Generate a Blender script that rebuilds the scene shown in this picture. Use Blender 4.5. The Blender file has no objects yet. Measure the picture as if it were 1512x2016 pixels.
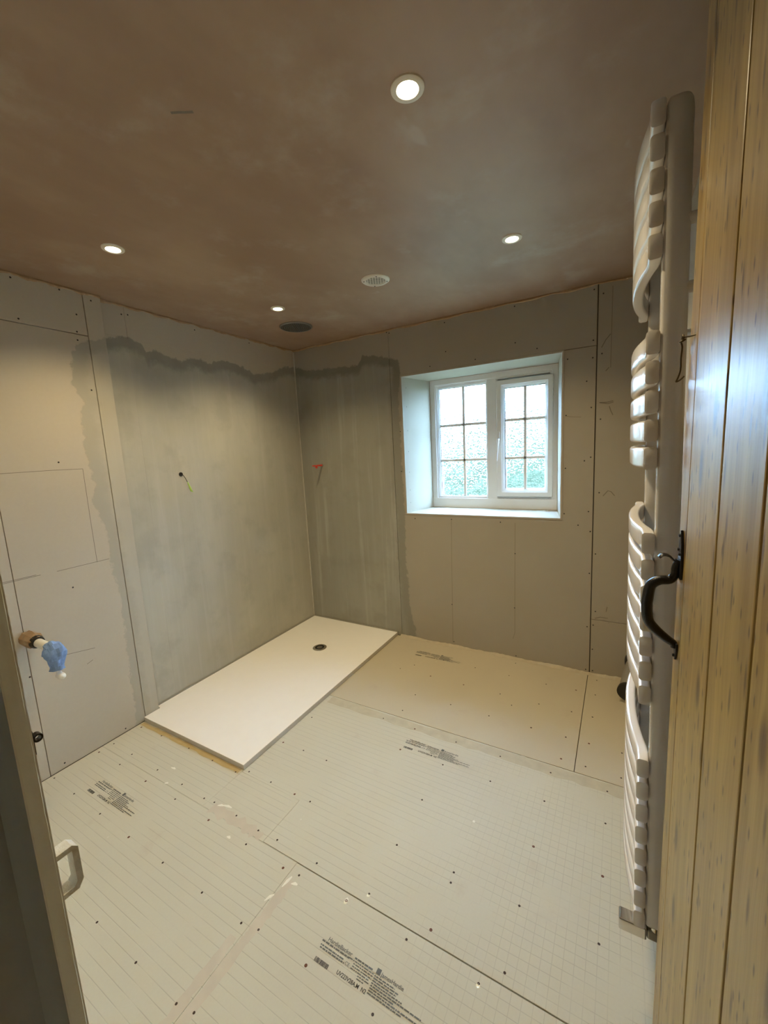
import bpy, bmesh, math, random
from mathutils import Vector, Matrix
random.seed(7)
C = bpy.context.scene.collection
PI = math.pi

# ------------------------------------------------------------------ camera
cam_d = bpy.data.cameras.new('camera'); cam = bpy.data.objects.new('camera', cam_d); C.objects.link(cam)
F_PX = 805.69
cam_d.sensor_fit = 'AUTO'; cam_d.sensor_width = 36.0; cam_d.lens = F_PX / 2016 * 36.0
cam_d.clip_start = 0.02; cam_d.clip_end = 200
yaw, pitch, roll = 0.527527, -0.1476, -0.052235
cy, sy, cp, sp = math.cos(yaw), math.sin(yaw), math.cos(pitch), math.sin(pitch)
f = Vector((-sy*cp, cy*cp, sp)); r = Vector((cy, sy, 0)); u = r.cross(f)
c, s = math.cos(roll), math.sin(roll)
R, U = c*r + s*u, -s*r + c*u
M = Matrix((R, U, -f)).transposed().to_4x4(); M.translation = (2.48159, -2.84427, 1.53435)
cam.matrix_world = M
bpy.context.scene.camera = cam

# ------------------------------------------------------------------ sky and exposure
w = bpy.data.worlds.new('sky'); bpy.context.scene.world = w; w.use_nodes = True
bg = w.node_tree.nodes['Background']; bg.inputs[0].default_value = (0.40, 0.65, 1.0, 1); bg.inputs[1].default_value = 42.0
vs = bpy.context.scene.view_settings
vs.view_transform = 'Standard'; vs.look = 'None'; vs.gamma = 1.0; vs.use_curve_mapping = False
vs.exposure = 0.76
LAMP_W = 22.0; LAMP_COL = (1.0, 0.81, 0.50); LAMP_ANGLE = 130; LAMP_BLEND = 0.75

H = 2.433; P0 = 0.0364; W = 2.69; LT = 1.6455

# ------------------------------------------------------------------ node helpers
def sock(nt, v, inp):
    if hasattr(v, 'is_linked') or isinstance(v, bpy.types.NodeSocket): nt.links.new(v, inp)
    else: inp.default_value = v
def mth(nt, op, a, b=0.0, cl=False):
    n = nt.nodes.new('ShaderNodeMath'); n.operation = op; n.use_clamp = cl
    sock(nt, a, n.inputs[0]); sock(nt, b, n.inputs[1]); return n.outputs[0]
def mix(nt, fac, a, b, mode='MIX'):
    n = nt.nodes.new('ShaderNodeMix'); n.data_type = 'RGBA'; n.blend_type = mode
    sock(nt, fac, n.inputs[0])
    for v, k in ((a, 6), (b, 7)):
        if isinstance(v, tuple): n.inputs[k].default_value = (*v, 1)
        else: nt.links.new(v, n.inputs[k])
    return n.outputs[2]
def noise(nt, vec, scale, detail=3.0, rough=0.5):
    n = nt.nodes.new('ShaderNodeTexNoise'); n.inputs['Scale'].default_value = scale
    n.inputs['Detail'].default_value = detail; n.inputs['Roughness'].default_value = rough
    if vec is not None: nt.links.new(vec, n.inputs['Vector'])
    return n.outputs['Fac']
def stretch(nt, vec, sc):
    n = nt.nodes.new('ShaderNodeMapping'); n.inputs['Scale'].default_value = sc
    nt.links.new(vec, n.inputs['Vector']); return n.outputs[0]
def ramp(nt, v, lo, hi):
    n = nt.nodes.new('ShaderNodeMapRange'); n.interpolation_type = 'SMOOTHSTEP'
    sock(nt, v, n.inputs[0]); n.inputs[1].default_value = lo; n.inputs[2].default_value = hi
    return n.outputs[0]
def curve(nt, v, pts, lo, hi):
    """piecewise linear function of v given as (v, value); values between lo and hi"""
    v0, v1 = pts[0][0], pts[-1][0]
    x = mth(nt, 'DIVIDE', mth(nt, 'SUBTRACT', v, v0), v1 - v0, True)
    n = nt.nodes.new('ShaderNodeFloatCurve'); cu = n.mapping.curves[0]
    q = [((a - v0)/(v1 - v0), (b - lo)/(hi - lo)) for a, b in pts]
    cu.points[0].location = q[0]; cu.points[1].location = q[-1]
    for a in q[1:-1]: cu.points.new(*a)
    for pt in cu.points: pt.handle_type = 'VECTOR'
    n.mapping.update(); nt.links.new(x, n.inputs['Value'])
    return mth(nt, 'ADD', mth(nt, 'MULTIPLY', n.outputs[0], hi - lo), lo)
def newmat(name, rough=0.6, metal=0.0, col=(.5, .5, .5)):
    m = bpy.data.materials.new(name); m.use_nodes = True; nt = m.node_tree
    b = nt.nodes['Principled BSDF']; b.inputs['Roughness'].default_value = rough; b.inputs['Metallic'].default_value = metal
    b.inputs['Base Color'].default_value = (*col, 1)
    return m, nt, b
def pos(nt):
    n = nt.nodes.new('ShaderNodeNewGeometry'); return n.outputs['Position']
def sep(nt, v):
    n = nt.nodes.new('ShaderNodeSeparateXYZ'); nt.links.new(v, n.inputs[0]); return n.outputs
def bump(nt, b, hgt, strength, dist=0.002):
    n = nt.nodes.new('ShaderNodeBump'); n.inputs['Strength'].default_value = strength; n.inputs['Distance'].default_value = dist
    nt.links.new(hgt, n.inputs['Height']); nt.links.new(n.outputs[0], b.inputs['Normal'])
def simple(name, col, rough=0.5, metal=0.0, var=0.12, scale=18.0, bmp=0.0, spec=None):
    m, nt, b = newmat(name, rough, metal, col)
    p = pos(nt); nz = noise(nt, p, scale, 4)
    dark = tuple(x*(1-var) for x in col); lite = tuple(min(1, x*(1+var)) for x in col)
    nt.links.new(mix(nt, nz, dark, lite), b.inputs['Base Color'])
    if bmp: bump(nt, b, noise(nt, p, scale*4, 3), bmp)
    if spec is not None: b.inputs['Specular IOR Level'].default_value = spec
    return m

# ------------------------------------------------------------------ materials
BOARD0 = (0.53, 0.47, 0.365); TANK0 = (0.42, 0.405, 0.33); TEDGE0 = (0.27, 0.26, 0.21)
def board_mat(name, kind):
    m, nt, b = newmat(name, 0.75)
    shade_k = {'back': .70, 'left': 1.05, None: .80}[kind]  # same board everywhere; shade on window wall and reveals painted in by scaling albedo
    BOARD, TANK, TEDGE = (tuple(v*shade_k for v in q) for q in (BOARD0, TANK0, TEDGE0))
    p = pos(nt); x, y, z = sep(nt, p)
    n1 = noise(nt, p, 3, 4); n2 = noise(nt, p, 60, 3)
    base = mix(nt, n1, tuple(v*.93 for v in BOARD), tuple(v*1.05 for v in BOARD))
    base = mix(nt, mth(nt, 'MULTIPLY', n2, .16), base, (0.35, 0.30, 0.24))
    if kind:
        wob = mth(nt, 'MULTIPLY', mth(nt, 'SUBTRACT', noise(nt, p, 22, 5, .65), .5), .075)
        if kind == 'left':
            top = curve(nt, y, [(-1.80, 2.06), (-1.745, 2.085), (-1.70, 2.16), (-1.639, 2.19), (-1.53, 2.231), (-1.432, 2.26), (-1.332, 2.246), (-1.31, 2.191), (-1.251, 2.216), (-1.094, 2.178), (-0.986, 2.218), (-0.867, 2.197), (-0.758, 2.237), (-0.571, 2.216), (-0.471, 2.177), (-0.267, 2.217), (-0.129, 2.281), (0.0, 2.294)], 1.9, 2.4)
            side = curve(nt, z, [(0, -1.70), (0.063, -1.697), (0.105, -1.681), (0.307, -1.689), (0.591, -1.676), (0.778, -1.674), (0.948, -1.691), (1.131, -1.692), (1.241, -1.705), (1.352, -1.741), (1.426, -1.713), (1.519, -1.726), (1.605, -1.737), (1.724, -1.73), (1.814, -1.734), (1.86, -1.701), (1.902, -1.728), (1.97, -1.75), (2.078, -1.728), (2.2, -1.70), (2.43, -1.69)], -1.8, -1.6)
            d1 = mth(nt, 'SUBTRACT', top, z); d2 = mth(nt, 'SUBTRACT', y, side)
            sv = stretch(nt, p, (1, 26, 1.1))
        else:
            top = curve(nt, x, [(0, 2.294), (0.169, 2.245), (0.368, 2.234), (0.46, 2.229), (0.66, 2.22), (0.701, 2.286), (0.818, 2.261), (0.963, 2.226), (1.01, 2.20), (1.06, 2.15), (1.4, 2.0)], 1.9, 2.4)
            side = curve(nt, z, [(0, 1.075), (0.08, 1.069), (0.235, 1.03), (0.439, 1.022), (0.627, 1.008), (1.006, 1.015), (1.5, 1.01), (1.941, 1.005), (2.113, 1.033), (2.43, 1.03)], 0.9, 1.1)
            d1 = mth(nt, 'SUBTRACT', top, z); d2 = mth(nt, 'SUBTRACT', side, x)
            sv = stretch(nt, p, (26, 1, 1.1))
        d = mth(nt, 'MINIMUM', d1, d2)
        d = mth(nt, 'ADD', d, wob)
        m1 = ramp(nt, d, -.004, .010)
        m2 = ramp(nt, mth(nt, 'ADD', d, mth(nt, 'MULTIPLY', mth(nt, 'SUBTRACT', noise(nt, p, 9, 4), .5), .05)), .045, .10)
        st = noise(nt, sv, 1.0, 5, .6); st2 = ramp(nt, noise(nt, sv, .55, 6, .62), .52, .72)
        edge = mix(nt, noise(nt, p, 7, 4), tuple(v*.85 for v in TEDGE), tuple(v*1.25 for v in TEDGE))
        edge = mix(nt, ramp(nt, d1, .05, .28), edge, tuple(v*.84 for v in TANK))
        inner = mix(nt, st, tuple(v*.92 for v in TANK), tuple(v*1.08 for v in TANK))
        inner = mix(nt, mth(nt, 'MULTIPLY', ramp(nt, noise(nt, stretch(nt, p, (1, 1, .45)), 2.3, 4, .6), .45, .70), .45), inner, tuple(v*1.28 for v in TANK))
        inner = mix(nt, mth(nt, 'MULTIPLY', st2, .35), inner, (0.55, 0.53, 0.47))
        inner = mix(nt, mth(nt, 'MULTIPLY', ramp(nt, noise(nt, p, 4.5, 5, .6), .48, .70), .35), inner, tuple(v*.72 for v in TANK))
        tank = mix(nt, m2, edge, inner)
        if kind == 'left': tank = mix(nt, mth(nt, 'MULTIPLY', mth(nt, 'SUBTRACT', 1.0, ramp(nt, y, -1.5485, -1.5475)), .34), tank, BOARD)
        base = mix(nt, mth(nt, 'MULTIPLY', m1, .93), base, tank)
        bump(nt, b, mth(nt, 'ADD', mth(nt, 'MULTIPLY', mth(nt, 'MULTIPLY', st, m1), 1.0), mth(nt, 'MULTIPLY', m1, .6)), .18, .003)
    nt.links.new(base, b.inputs['Base Color'])
    b.inputs['Specular IOR Level'].default_value = .25
    return m
M_left = board_mat('tanked_board_left', 'left'); M_back = board_mat('tanked_board_back_shaded', 'back'); M_board = board_mat('plain_plasterboard_shaded', None)

def floor_mat(name, grid):
    m, nt, b = newmat(name, 0.55)
    p = pos(nt); x, y, z = sep(nt, p)
    col = (0.61, 0.575, 0.445) if grid else (0.56, 0.49, 0.345)  # far boards without grid: warm lamplight tint painted into the base colour
    base = mix(nt, noise(nt, p, 2.2, 4), tuple(v*.92 for v in col), tuple(v*1.06 for v in col))
    base = mix(nt, mth(nt, 'MULTIPLY', noise(nt, p, 130, 2), .14), base, (0.38, 0.34, 0.26))
    spots = ramp(nt, noise(nt, p, 16, 3, .5), .735, .78)
    base = mix(nt, mth(nt, 'MULTIPLY', spots, .5), base, (0.78, 0.75, 0.66))
    dirt = ramp(nt, noise(nt, p, 5, 4, .6), .62, .75)
    base = mix(nt, mth(nt, 'MULTIPLY', dirt, .22), base, (0.45, 0.33, 0.25))
    if grid:
        def lines(v, off):
            fr = mth(nt, 'FRACT', mth(nt, 'DIVIDE', mth(nt, 'ADD', v, off), .0295))
            dd = mth(nt, 'ABSOLUTE', mth(nt, 'SUBTRACT', fr, .5))
            return mth(nt, 'SUBTRACT', 1.0, ramp(nt, dd, .012, .050))
        ly = lines(y, 10.008)
        lx = mth(nt, 'MULTIPLY', lines(x, 10.0), mth(nt, 'MULTIPLY', ramp(nt, x, 1.6, 2.35), .75))
        g = mth(nt, 'MAXIMUM', ly, lx)
        g = mth(nt, 'MULTIPLY', g, ramp(nt, noise(nt, p, 6, 3), .30, .55))
        base = mix(nt, mth(nt, 'MULTIPLY', g, .42), base, (0.30, 0.28, 0.21))
        bump(nt, b, mth(nt, 'SUBTRACT', 1.0, g), .25, .001)
    nt.links.new(base, b.inputs['Base Color']); b.inputs['Specular IOR Level'].default_value = .3
    return m
M_grid = floor_mat('gridded_backer_board', True); M_warm_lit = floor_mat('warm_lit_backer_board', False)

def ceil_mat():
    m, nt, b = newmat('fresh_plaster', 0.5)
    p = pos(nt); sv = stretch(nt, p, (1, .55, 1))
    a, bb, cc = (0.30, 0.185, 0.110), (0.41, 0.285, 0.185), (0.46, 0.38, 0.29)
    col = mix(nt, ramp(nt, noise(nt, sv, 1.6, 5, .6), .3, .7), a, bb)
    col = mix(nt, mth(nt, 'MULTIPLY', ramp(nt, noise(nt, p, 2.6, 6, .62), .52, .72), .55), col, cc)
    col = mix(nt, mth(nt, 'MULTIPLY', ramp(nt, noise(nt, sv, 7, 3), .68, .76), .4), col, (0.52, 0.44, 0.36))
    nt.links.new(col, b.inputs['Base Color']); bump(nt, b, noise(nt, p, 3.5, 4), .10, .01)
    return m
M_ceil = ceil_mat()
M_smear = simple('plaster_smear', (0.42, 0.28, 0.15), .7, var=.3, scale=30)
M_adh = simple('dried_adhesive', (0.50, 0.43, 0.30), .7, var=.15, scale=25, bmp=.4)
M_tape = simple('grey_joint_band', (0.51, 0.455, 0.315), .6, var=.2, scale=20)
M_pink = simple('pinkish_adhesive_band', (0.57, 0.50, 0.38), .6, var=.15, scale=14)
M_bead = simple('pale_corner_bead', (0.48, 0.45, 0.37), .5)
M_dark = simple('dark_gap', (0.05, 0.04, 0.03), .9)
M_sub = simple('dark_subfloor', (0.06, 0.045, 0.03), .9)
M_wallbody = simple('wall_body', (0.10, 0.085, 0.065), .9)
M_hall = simple('hall_plaster', (0.70, 0.64, 0.52), .9)
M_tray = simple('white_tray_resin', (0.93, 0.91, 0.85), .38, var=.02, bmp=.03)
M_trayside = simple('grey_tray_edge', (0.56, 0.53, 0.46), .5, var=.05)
M_chrome = newmat('chrome', .12, 1, (.75, .74, .72))[0]
M_steel = simple('brushed_steel', (0.34, 0.33, 0.30), .35, .9)
M_black = simple('black_plastic', (0.015, 0.015, 0.015), .45)
M_iron = simple('black_iron', (0.012, 0.012, 0.013), .32, 0.2, var=.5, scale=80, bmp=.3)
M_wire = simple('rusty_wire', (0.10, 0.08, 0.05), .35, .8)
M_upvc = simple('white_upvc', (0.87, 0.87, 0.86), .28, var=.02)
M_white = simple('white_plastic', (0.80, 0.77, 0.68), .35, var=.03)
M_enamel = simple('white_enamel', (0.80, 0.77, 0.73), .14, var=.01)
M_paint = simple('old_cream_gloss_paint', (0.84, 0.82, 0.68), .4, var=.1, scale=12, bmp=.25)
M_arris = simple('bare_paint_edge', (0.80, 0.77, 0.66), .5, var=.2, scale=40)
M_screw = simple('dark_screw', (0.045, 0.028, 0.020), .5, .5)
M_screwp = simple('bright_screw', (0.85, 0.80, 0.62), .35, .3)
M_pencil = simple('pencil', (0.20, 0.17, 0.13), .8)
M_pencil2 = simple('faint_pencil', (0.20, 0.17, 0.125), .8)
M_ink = simple('grey_ink', (0.13, 0.135, 0.125), .8, var=.4, scale=120)
M_inkd = simple('dark_ink', (0.06, 0.058, 0.05), .8, var=.4, scale=120)
M_brown = simple('brown_tape', (0.30, 0.19, 0.09), .35, var=.3)
M_rag = simple('blue_rag', (0.20, 0.32, 0.55), .85, var=.25, scale=30, bmp=.5)
M_green = simple('green_tape', (0.33, 0.52, 0.10), .4)
M_red = simple('red_plastic', (0.70, 0.06, 0.03), .4)
M_grey = simple('grey_pipe', (0.26, 0.24, 0.20), .45, var=.05)
M_grout = simple('grey_green_sealant', (0.27, 0.26, 0.21), .6)

def pine():
    m, nt, b = newmat('varnished_pine', .40)
    tc = nt.nodes.new('ShaderNodeTexCoord'); oi = nt.nodes.new('ShaderNodeObjectInfo')
    add = nt.nodes.new('ShaderNodeVectorMath'); add.operation = 'ADD'
    cmb = nt.nodes.new('ShaderNodeCombineXYZ'); nt.links.new(mth(nt, 'MULTIPLY', oi.outputs['Random'], 9), cmb.inputs[2])
    nt.links.new(tc.outputs['Object'], add.inputs[0]); nt.links.new(cmb.outputs[0], add.inputs[1])
    v = add.outputs[0]
    wv = nt.nodes.new('ShaderNodeVectorMath'); wv.operation = 'ADD'; nt.links.new(v, wv.inputs[0])
    cw = nt.nodes.new('ShaderNodeCombineXYZ'); nt.links.new(mth(nt, 'MULTIPLY', noise(nt, stretch(nt, v, (3, 3, 2.2)), 1.0, 2), .06), cw.inputs[0]); nt.links.new(cw.outputs[0], wv.inputs[1])
    g = noise(nt, stretch(nt, wv.outputs[0], (24, 24, .9)), 2.0, 5, .6)
    g2 = noise(nt, stretch(nt, v, (140, 140, 4.0)), 1.0, 3, .6)
    big = noise(nt, stretch(nt, v, (7, 7, 1.6)), 1.5, 4)
    col = mix(nt, ramp(nt, g, .3, .7), (0.29, 0.175, 0.038), (0.46, 0.315, 0.095))
    col = mix(nt, mth(nt, 'MULTIPLY', ramp(nt, g2, .55, .8), .22), col, (0.22, 0.13, 0.045))
    col = mix(nt, mth(nt, 'MULTIPLY', ramp(nt, big, .45, .75), .45), col, (0.25, 0.16, 0.045))
    sx = nt.nodes.new('ShaderNodeSeparateXYZ'); nt.links.new(v, sx.inputs[0])
    def flecks(kx, kz, seed, r0, r1, thr, amt, col):
        cb_ = nt.nodes.new('ShaderNodeCombineXYZ')
        nt.links.new(mth(nt, 'ADD', mth(nt, 'MULTIPLY', sx.outputs[0], kx), seed), cb_.inputs[0]); nt.links.new(mth(nt, 'MULTIPLY', sx.outputs[2], kz), cb_.inputs[1])
        vo = nt.nodes.new('ShaderNodeTexVoronoi'); vo.voronoi_dimensions = '2D'; vo.inputs['Scale'].default_value = 1.0
        nt.links.new(cb_.outputs[0], vo.inputs['Vector'])
        sc_ = nt.nodes.new('ShaderNodeSeparateColor'); nt.links.new(vo.outputs['Color'], sc_.inputs[0])
        k = mth(nt, 'MULTIPLY', mth(nt, 'SUBTRACT', 1.0, ramp(nt, mth(nt, 'ADD', vo.outputs['Distance'], mth(nt, 'MULTIPLY', g2, .05)), r0, r1)), mth(nt, 'GREATER_THAN', sc_.outputs[0], thr))
        return mix(nt, mth(nt, 'MULTIPLY', k, amt), col, (0.085, 0.045, 0.016))
    col = flecks(16, 5.0, 0.0, .08, .28, .74, .92, col)
    col = flecks(48, 8.0, 5.3, .08, .28, .72, .8, col)
    col = flecks(70, 20.0, 9.1, .08, .26, .76, .85, col)
    nt.links.new(col, b.inputs['Base Color'])
    bump(nt, b, mth(nt, 'ADD', g, mth(nt, 'MULTIPLY', g2, .6)), .16, .003)
    b.inputs['Coat Weight'].default_value = .3; b.inputs['Coat Roughness'].default_value = .34
    return m
M_pine = pine()

def glass():
    m = bpy.data.materials.new('obscure_glass'); m.use_nodes = True; nt = m.node_tree
    nt.nodes.remove(nt.nodes['Principled BSDF']); out = nt.nodes['Material Output']
    tr = nt.nodes.new('ShaderNodeBsdfTransparent'); tr.inputs[0].default_value = (.96, 1, .99, 1)
    rf = nt.nodes.new('ShaderNodeBsdfRefraction'); rf.inputs['IOR'].default_value = 1.30; rf.inputs['Roughness'].default_value = 0.03
    gl = nt.nodes.new('ShaderNodeBsdfGlossy'); gl.inputs['Roughness'].default_value = .08
    p = pos(nt)
    vo = nt.nodes.new('ShaderNodeTexNoise'); vo.inputs['Scale'].default_value = 62; vo.inputs['Detail'].default_value = 1.0; vo.inputs['Distortion'].default_value = 1.1
    nt.links.new(p, vo.inputs['Vector'])
    bp = nt.nodes.new('ShaderNodeBump'); bp.inputs['Strength'].default_value = 1.0; bp.inputs['Distance'].default_value = .022
    nt.links.new(vo.outputs['Fac'], bp.inputs['Height']); nt.links.new(bp.outputs[0], rf.inputs['Normal']); nt.links.new(bp.outputs[0], gl.inputs['Normal'])
    m1 = nt.nodes.new('ShaderNodeMixShader'); m1.inputs[0].default_value = .66
    nt.links.new(tr.outputs[0], m1.inputs[1]); nt.links.new(rf.outputs[0], m1.inputs[2])
    fr = nt.nodes.new('ShaderNodeFresnel'); fr.inputs['IOR'].default_value = 1.45
    m2 = nt.nodes.new('ShaderNodeMixShader'); nt.links.new(fr.outputs[0], m2.inputs[0])
    nt.links.new(m1.outputs[0], m2.inputs[1]); nt.links.new(gl.outputs[0], m2.inputs[2])
    nt.links.new(m2.outputs[0], out.inputs[0])
    k = bpy.data.materials.new('clear_outer_face'); k.use_nodes = True; nt = k.node_tree
    nt.nodes.remove(nt.nodes['Principled BSDF']); t2 = nt.nodes.new('ShaderNodeBsdfTransparent'); t2.inputs[0].default_value = (.97, 1, .99, 1)
    nt.links.new(t2.outputs[0], nt.nodes['Material Output'].inputs[0])
    return m, k
M_glass = glass()
def emit(name, col, st):
    m, nt, b = newmat(name, .4); b.inputs['Base Color'].default_value = (.8, .8, .8, 1)
    b.inputs['Emission Color'].default_value = (*col, 1); b.inputs['Emission Strength'].default_value = st; return m
M_lens = emit('lit_lamp_lens', (1.0, .88, .66), 12)

# ------------------------------------------------------------------ mesh helpers
class MB:
    def __init__(s): s.v = []; s.f = []; s.mi = []; s.k = 0
    def face(s, pts):
        n = len(s.v); s.v += [tuple(p) for p in pts]; s.f.append(tuple(range(n, n+len(pts)))); s.mi.append(s.k)
    def box(s, a, b):
        (x0, y0, z0), (x1, y1, z1) = a, b; n = len(s.v)
        s.v += [(x0, y0, z0), (x1, y0, z0), (x1, y1, z0), (x0, y1, z0), (x0, y0, z1), (x1, y0, z1), (x1, y1, z1), (x0, y1, z1)]
        for q in ((0, 3, 2, 1), (4, 5, 6, 7), (0, 1, 5, 4), (1, 2, 6, 5), (2, 3, 7, 6), (3, 0, 4, 7)):
            s.f.append(tuple(n+i for i in q)); s.mi.append(s.k)
        return s
    def prism(s, poly, z0, z1, fn=None):
        """poly: ccw 2D points; fn maps (a, b, h) to a point"""
        fn = fn or (lambda a, b, h: (a, b, h)); n = len(s.v); m = len(poly)
        s.v += [fn(a, b, z0) for a, b in poly] + [fn(a, b, z1) for a, b in poly]
        s.f.append(tuple(n+i for i in reversed(range(m)))); s.f.append(tuple(n+m+i for i in range(m))); s.mi += [s.k]*2
        for i in range(m):
            j = (i+1) % m; s.f.append((n+i, n+j, n+m+j, n+m+i)); s.mi.append(s.k)
        return s
    def lathe(s, prof, cen, axis='z', seg=32, closed=False):
        """prof: list of (radius, height along axis)"""
        n = len(s.v); m = len(prof)
        for i in range(seg):
            a = 2*PI*i/seg; ca, sa = math.cos(a), math.sin(a)
            for rr, h in prof:
                if axis == 'z': pt = (cen[0]+rr*ca, cen[1]+rr*sa, cen[2]+h)
                elif axis == 'y': pt = (cen[0]+rr*ca, cen[1]+h, cen[2]+rr*sa)
                else: pt = (cen[0]+h, cen[1]+rr*ca, cen[2]+rr*sa)
                s.v.append(pt)
        for i in range(seg):
            j = (i+1) % seg
            for k in range(m if closed else m-1):
                l = (k+1) % m
                s.f.append((n+i*m+k, n+j*m+k, n+j*m+l, n+i*m+l)); s.mi.append(s.k)
        return s
    def tube(s, pts, rad, seg=10, caps=True, flat=1.0, upv=(0, 0, 1)):
        pts = [Vector(p) for p in pts]; rad = rad if isinstance(rad, (list, tuple)) else [rad]*len(pts)
        n = len(s.v); nr = Vector(upv)
        for i, p in enumerate(pts):
            t = (pts[min(i+1, len(pts)-1)] - pts[max(i-1, 0)]).normalized()
            a = nr - t*nr.dot(t)
            if a.length < 1e-4: a = t.orthogonal()
            a.normalize(); nr = a; b = t.cross(a)
            for k in range(seg):
                g = 2*PI*k/seg; s.v.append(tuple(p + rad[i]*(a*math.cos(g) + b*math.sin(g)*flat)))
        for i in range(len(pts)-1):
            for k in range(seg):
                l = (k+1) % seg
                s.f.append((n+i*seg+k, n+i*seg+l, n+(i+1)*seg+l, n+(i+1)*seg+k)); s.mi.append(s.k)
        if caps:
            s.f.append(tuple(n+k for k in reversed(range(seg)))); s.f.append(tuple(n+(len(pts)-1)*seg+k for k in range(seg))); s.mi += [s.k]*2
        return s
    def ribbon(s, pts, wd, fn, jit=0.0):
        """flat stroke along 2D pts, width wd (number or list), fn maps (a, b) to a point"""
        P = [Vector(p) for p in pts]; n = len(s.v)
        for i, p in enumerate(P):
            t = P[min(i+1, len(P)-1)] - P[max(i-1, 0)]; t.normalize(); q = Vector((-t.y, t.x))
            h = (wd[i] if isinstance(wd, (list, tuple)) else wd)/2
            s.v.append(fn(*(p + q*(h + random.uniform(-jit, jit))))); s.v.append(fn(*(p - q*(h + random.uniform(-jit, jit)))))
        for i in range(len(P)-1):
            s.f.append((n+2*i, n+2*i+1, n+2*i+3, n+2*i+2)); s.mi.append(s.k)
        return s
    def build(s, name, mats, parent=None, off=(0, 0, 0), smooth=False, bevel=0.0, segs=2):
        me = bpy.data.meshes.new(name)
        me.from_pydata([(a-off[0], b-off[1], c_-off[2]) for a, b, c_ in s.v], [], s.f)
        for m in (mats if isinstance(mats, (list, tuple)) else [mats]): me.materials.append(m)
        for pl, k in zip(me.polygons, s.mi): pl.material_index = k
        bm = bmesh.new(); bm.from_mesh(me); bmesh.ops.recalc_face_normals(bm, faces=bm.faces[:]); bm.to_mesh(me); bm.free()
        if smooth:
            for pl in me.polygons: pl.use_smooth = True
        o = bpy.data.objects.new(name, me); C.objects.link(o)
        if parent is not None: o.parent = parent
        if bevel:
            md = o.modifiers.new('bevel', 'BEVEL'); md.width = bevel; md.segments = segs; md.limit_method = 'ANGLE'; md.angle_limit = math.radians(40)
        if smooth:
            md = o.modifiers.new('edges', 'EDGE_SPLIT'); md.split_angle = math.radians(45)
        return o
def tag(o, label=None, cat=None, group=None, kind=None):
    if label: o['label'] = label
    if cat: o['category'] = cat
    if group: o['group'] = group
    if kind: o['kind'] = kind
    return o
def struct(o, label=None, cat=None):
    return tag(o, label, cat, kind='structure')
def empty(name, loc, label, cat, group=None, kind=None):
    o = bpy.data.objects.new(name, None); o.empty_display_size = .05; C.objects.link(o); o.location = loc
    return tag(o, label, cat, group, kind)
def rect(a, b, c_, d): return [(a, b), (c_, b), (c_, d), (a, d)]

# ------------------------------------------------------------------ the room shell
YF = -2.68                                   # room side of the doorway wall
flo = struct(MB().box((-.3, -4.0, -.2), (3.4, .5, -.0125)).build('floor', M_sub), 'cement backer boards screwed down over the whole bathroom floor', 'floor')
T = .0122
def fboard(poly, mat):
    o = MB().prism(poly, -T, 0).build('backer_board', mat, flo, bevel=.0008, segs=1); return o
g1, g3 = .00025, .0016
fboard(rect(P0+.002, -2.78, 1.455-g1, -1.878-g1), M_grid)
fboard(rect(1.455+g1, -2.78, W, -1.878-g3), M_grid)
fboard(rect(P0+.002, -1.878+g1, .897-g1, 0), M_grid)
fboard(rect(.897+g1, -1.878+g1, 1.272-g1, -1.657-g1*.5), M_grid)
fboard([(1.272+g1, -1.878+g3), (W, -1.878+g3), (W, -.945-g3), (.897+g3, -.945-g3), (.897+g3, -1.657+g1*.5), (1.272+g1, -1.657+g1*.5)], M_grid)
fboard(rect(.897+g1, -.945+g3, 2.333-g3, -.002), M_warm_lit)
fboard(rect(2.333+g3, -.945+g3, W, -.002), M_warm_lit)
MB().box((1.0, -4.0, -.0124), (3.3, -2.785, -.001)).build('hall_boards', M_hall, flo)

ceil = struct(MB().box((-.3, -4.0, H), (3.4, .5, H+.15)).build('ceiling', M_ceil), 'freshly skimmed pinkish brown plaster ceiling', 'ceiling')
# rough plaster edge where the skim laps on to the wall boards
def smear(fn, a0, a1, n=90):
    m = MB(); prev = None
    for i in range(n+1):
        a = a0 + (a1-a0)*i/n; h = .011 + .006*random.random() + .004*math.sin(i*.7)
        q = (fn(a, H, .0005), fn(a, H-h*.6, .004), fn(a, H-h, .0006))
        if prev:
            m.face((prev[0], q[0], q[1], prev[1])); m.face((prev[1], q[1], q[2], prev[2]))
        prev = q
    return m.build('plaster_smear', M_smear, ceil)
smear(lambda a, z, d: (a, -d, z), 0, W)
smear(lambda a, z, d: (d, a, z), -1.55, 0)
smear(lambda a, z, d: (P0+d, a, z), YF, -1.55)

# left wall: shower recess at x = 0, proud part at x = P0
wl = struct(MB().box((-.3, -4.0, -.0125), (-.0127, .0, H)).box((-.0127, -2.7, -.0125), (P0-.0127, -1.56, H)).build('wall_left', M_wallbody), 'boarded left wall half painted with grey green tanking', 'wall')
def lb(y0, y1, z0, z1, x=0.0, mat=None, gap=.0012):
    bv = .001 if gap > .0005 else 0
    return MB().box((x-.0126, y0+gap, z0+gap), (x, y1-gap, z1-gap)).build('plasterboard', mat or M_left, wl, bevel=bv, segs=1)
lb(-1.41, 0, 0, 2.25, gap=.0002); lb(-1.556, -1.41, 0, 2.25, gap=.0002); lb(-1.41, 0, 2.25, H, gap=.0008).location.z = -.0007; lb(-1.556, -1.41, 2.25, H, gap=.0008).location.z = -.0007
tag(lb(-1.635, -1.548, 0, H, P0, gap=.0016), 'narrow full-height strip of board between bare and tanked parts')
lb(-2.118, -1.635, 0, 2.211, P0, gap=.0016); lb(-2.118, -1.635, 2.211, H, P0, gap=.0020)
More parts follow.
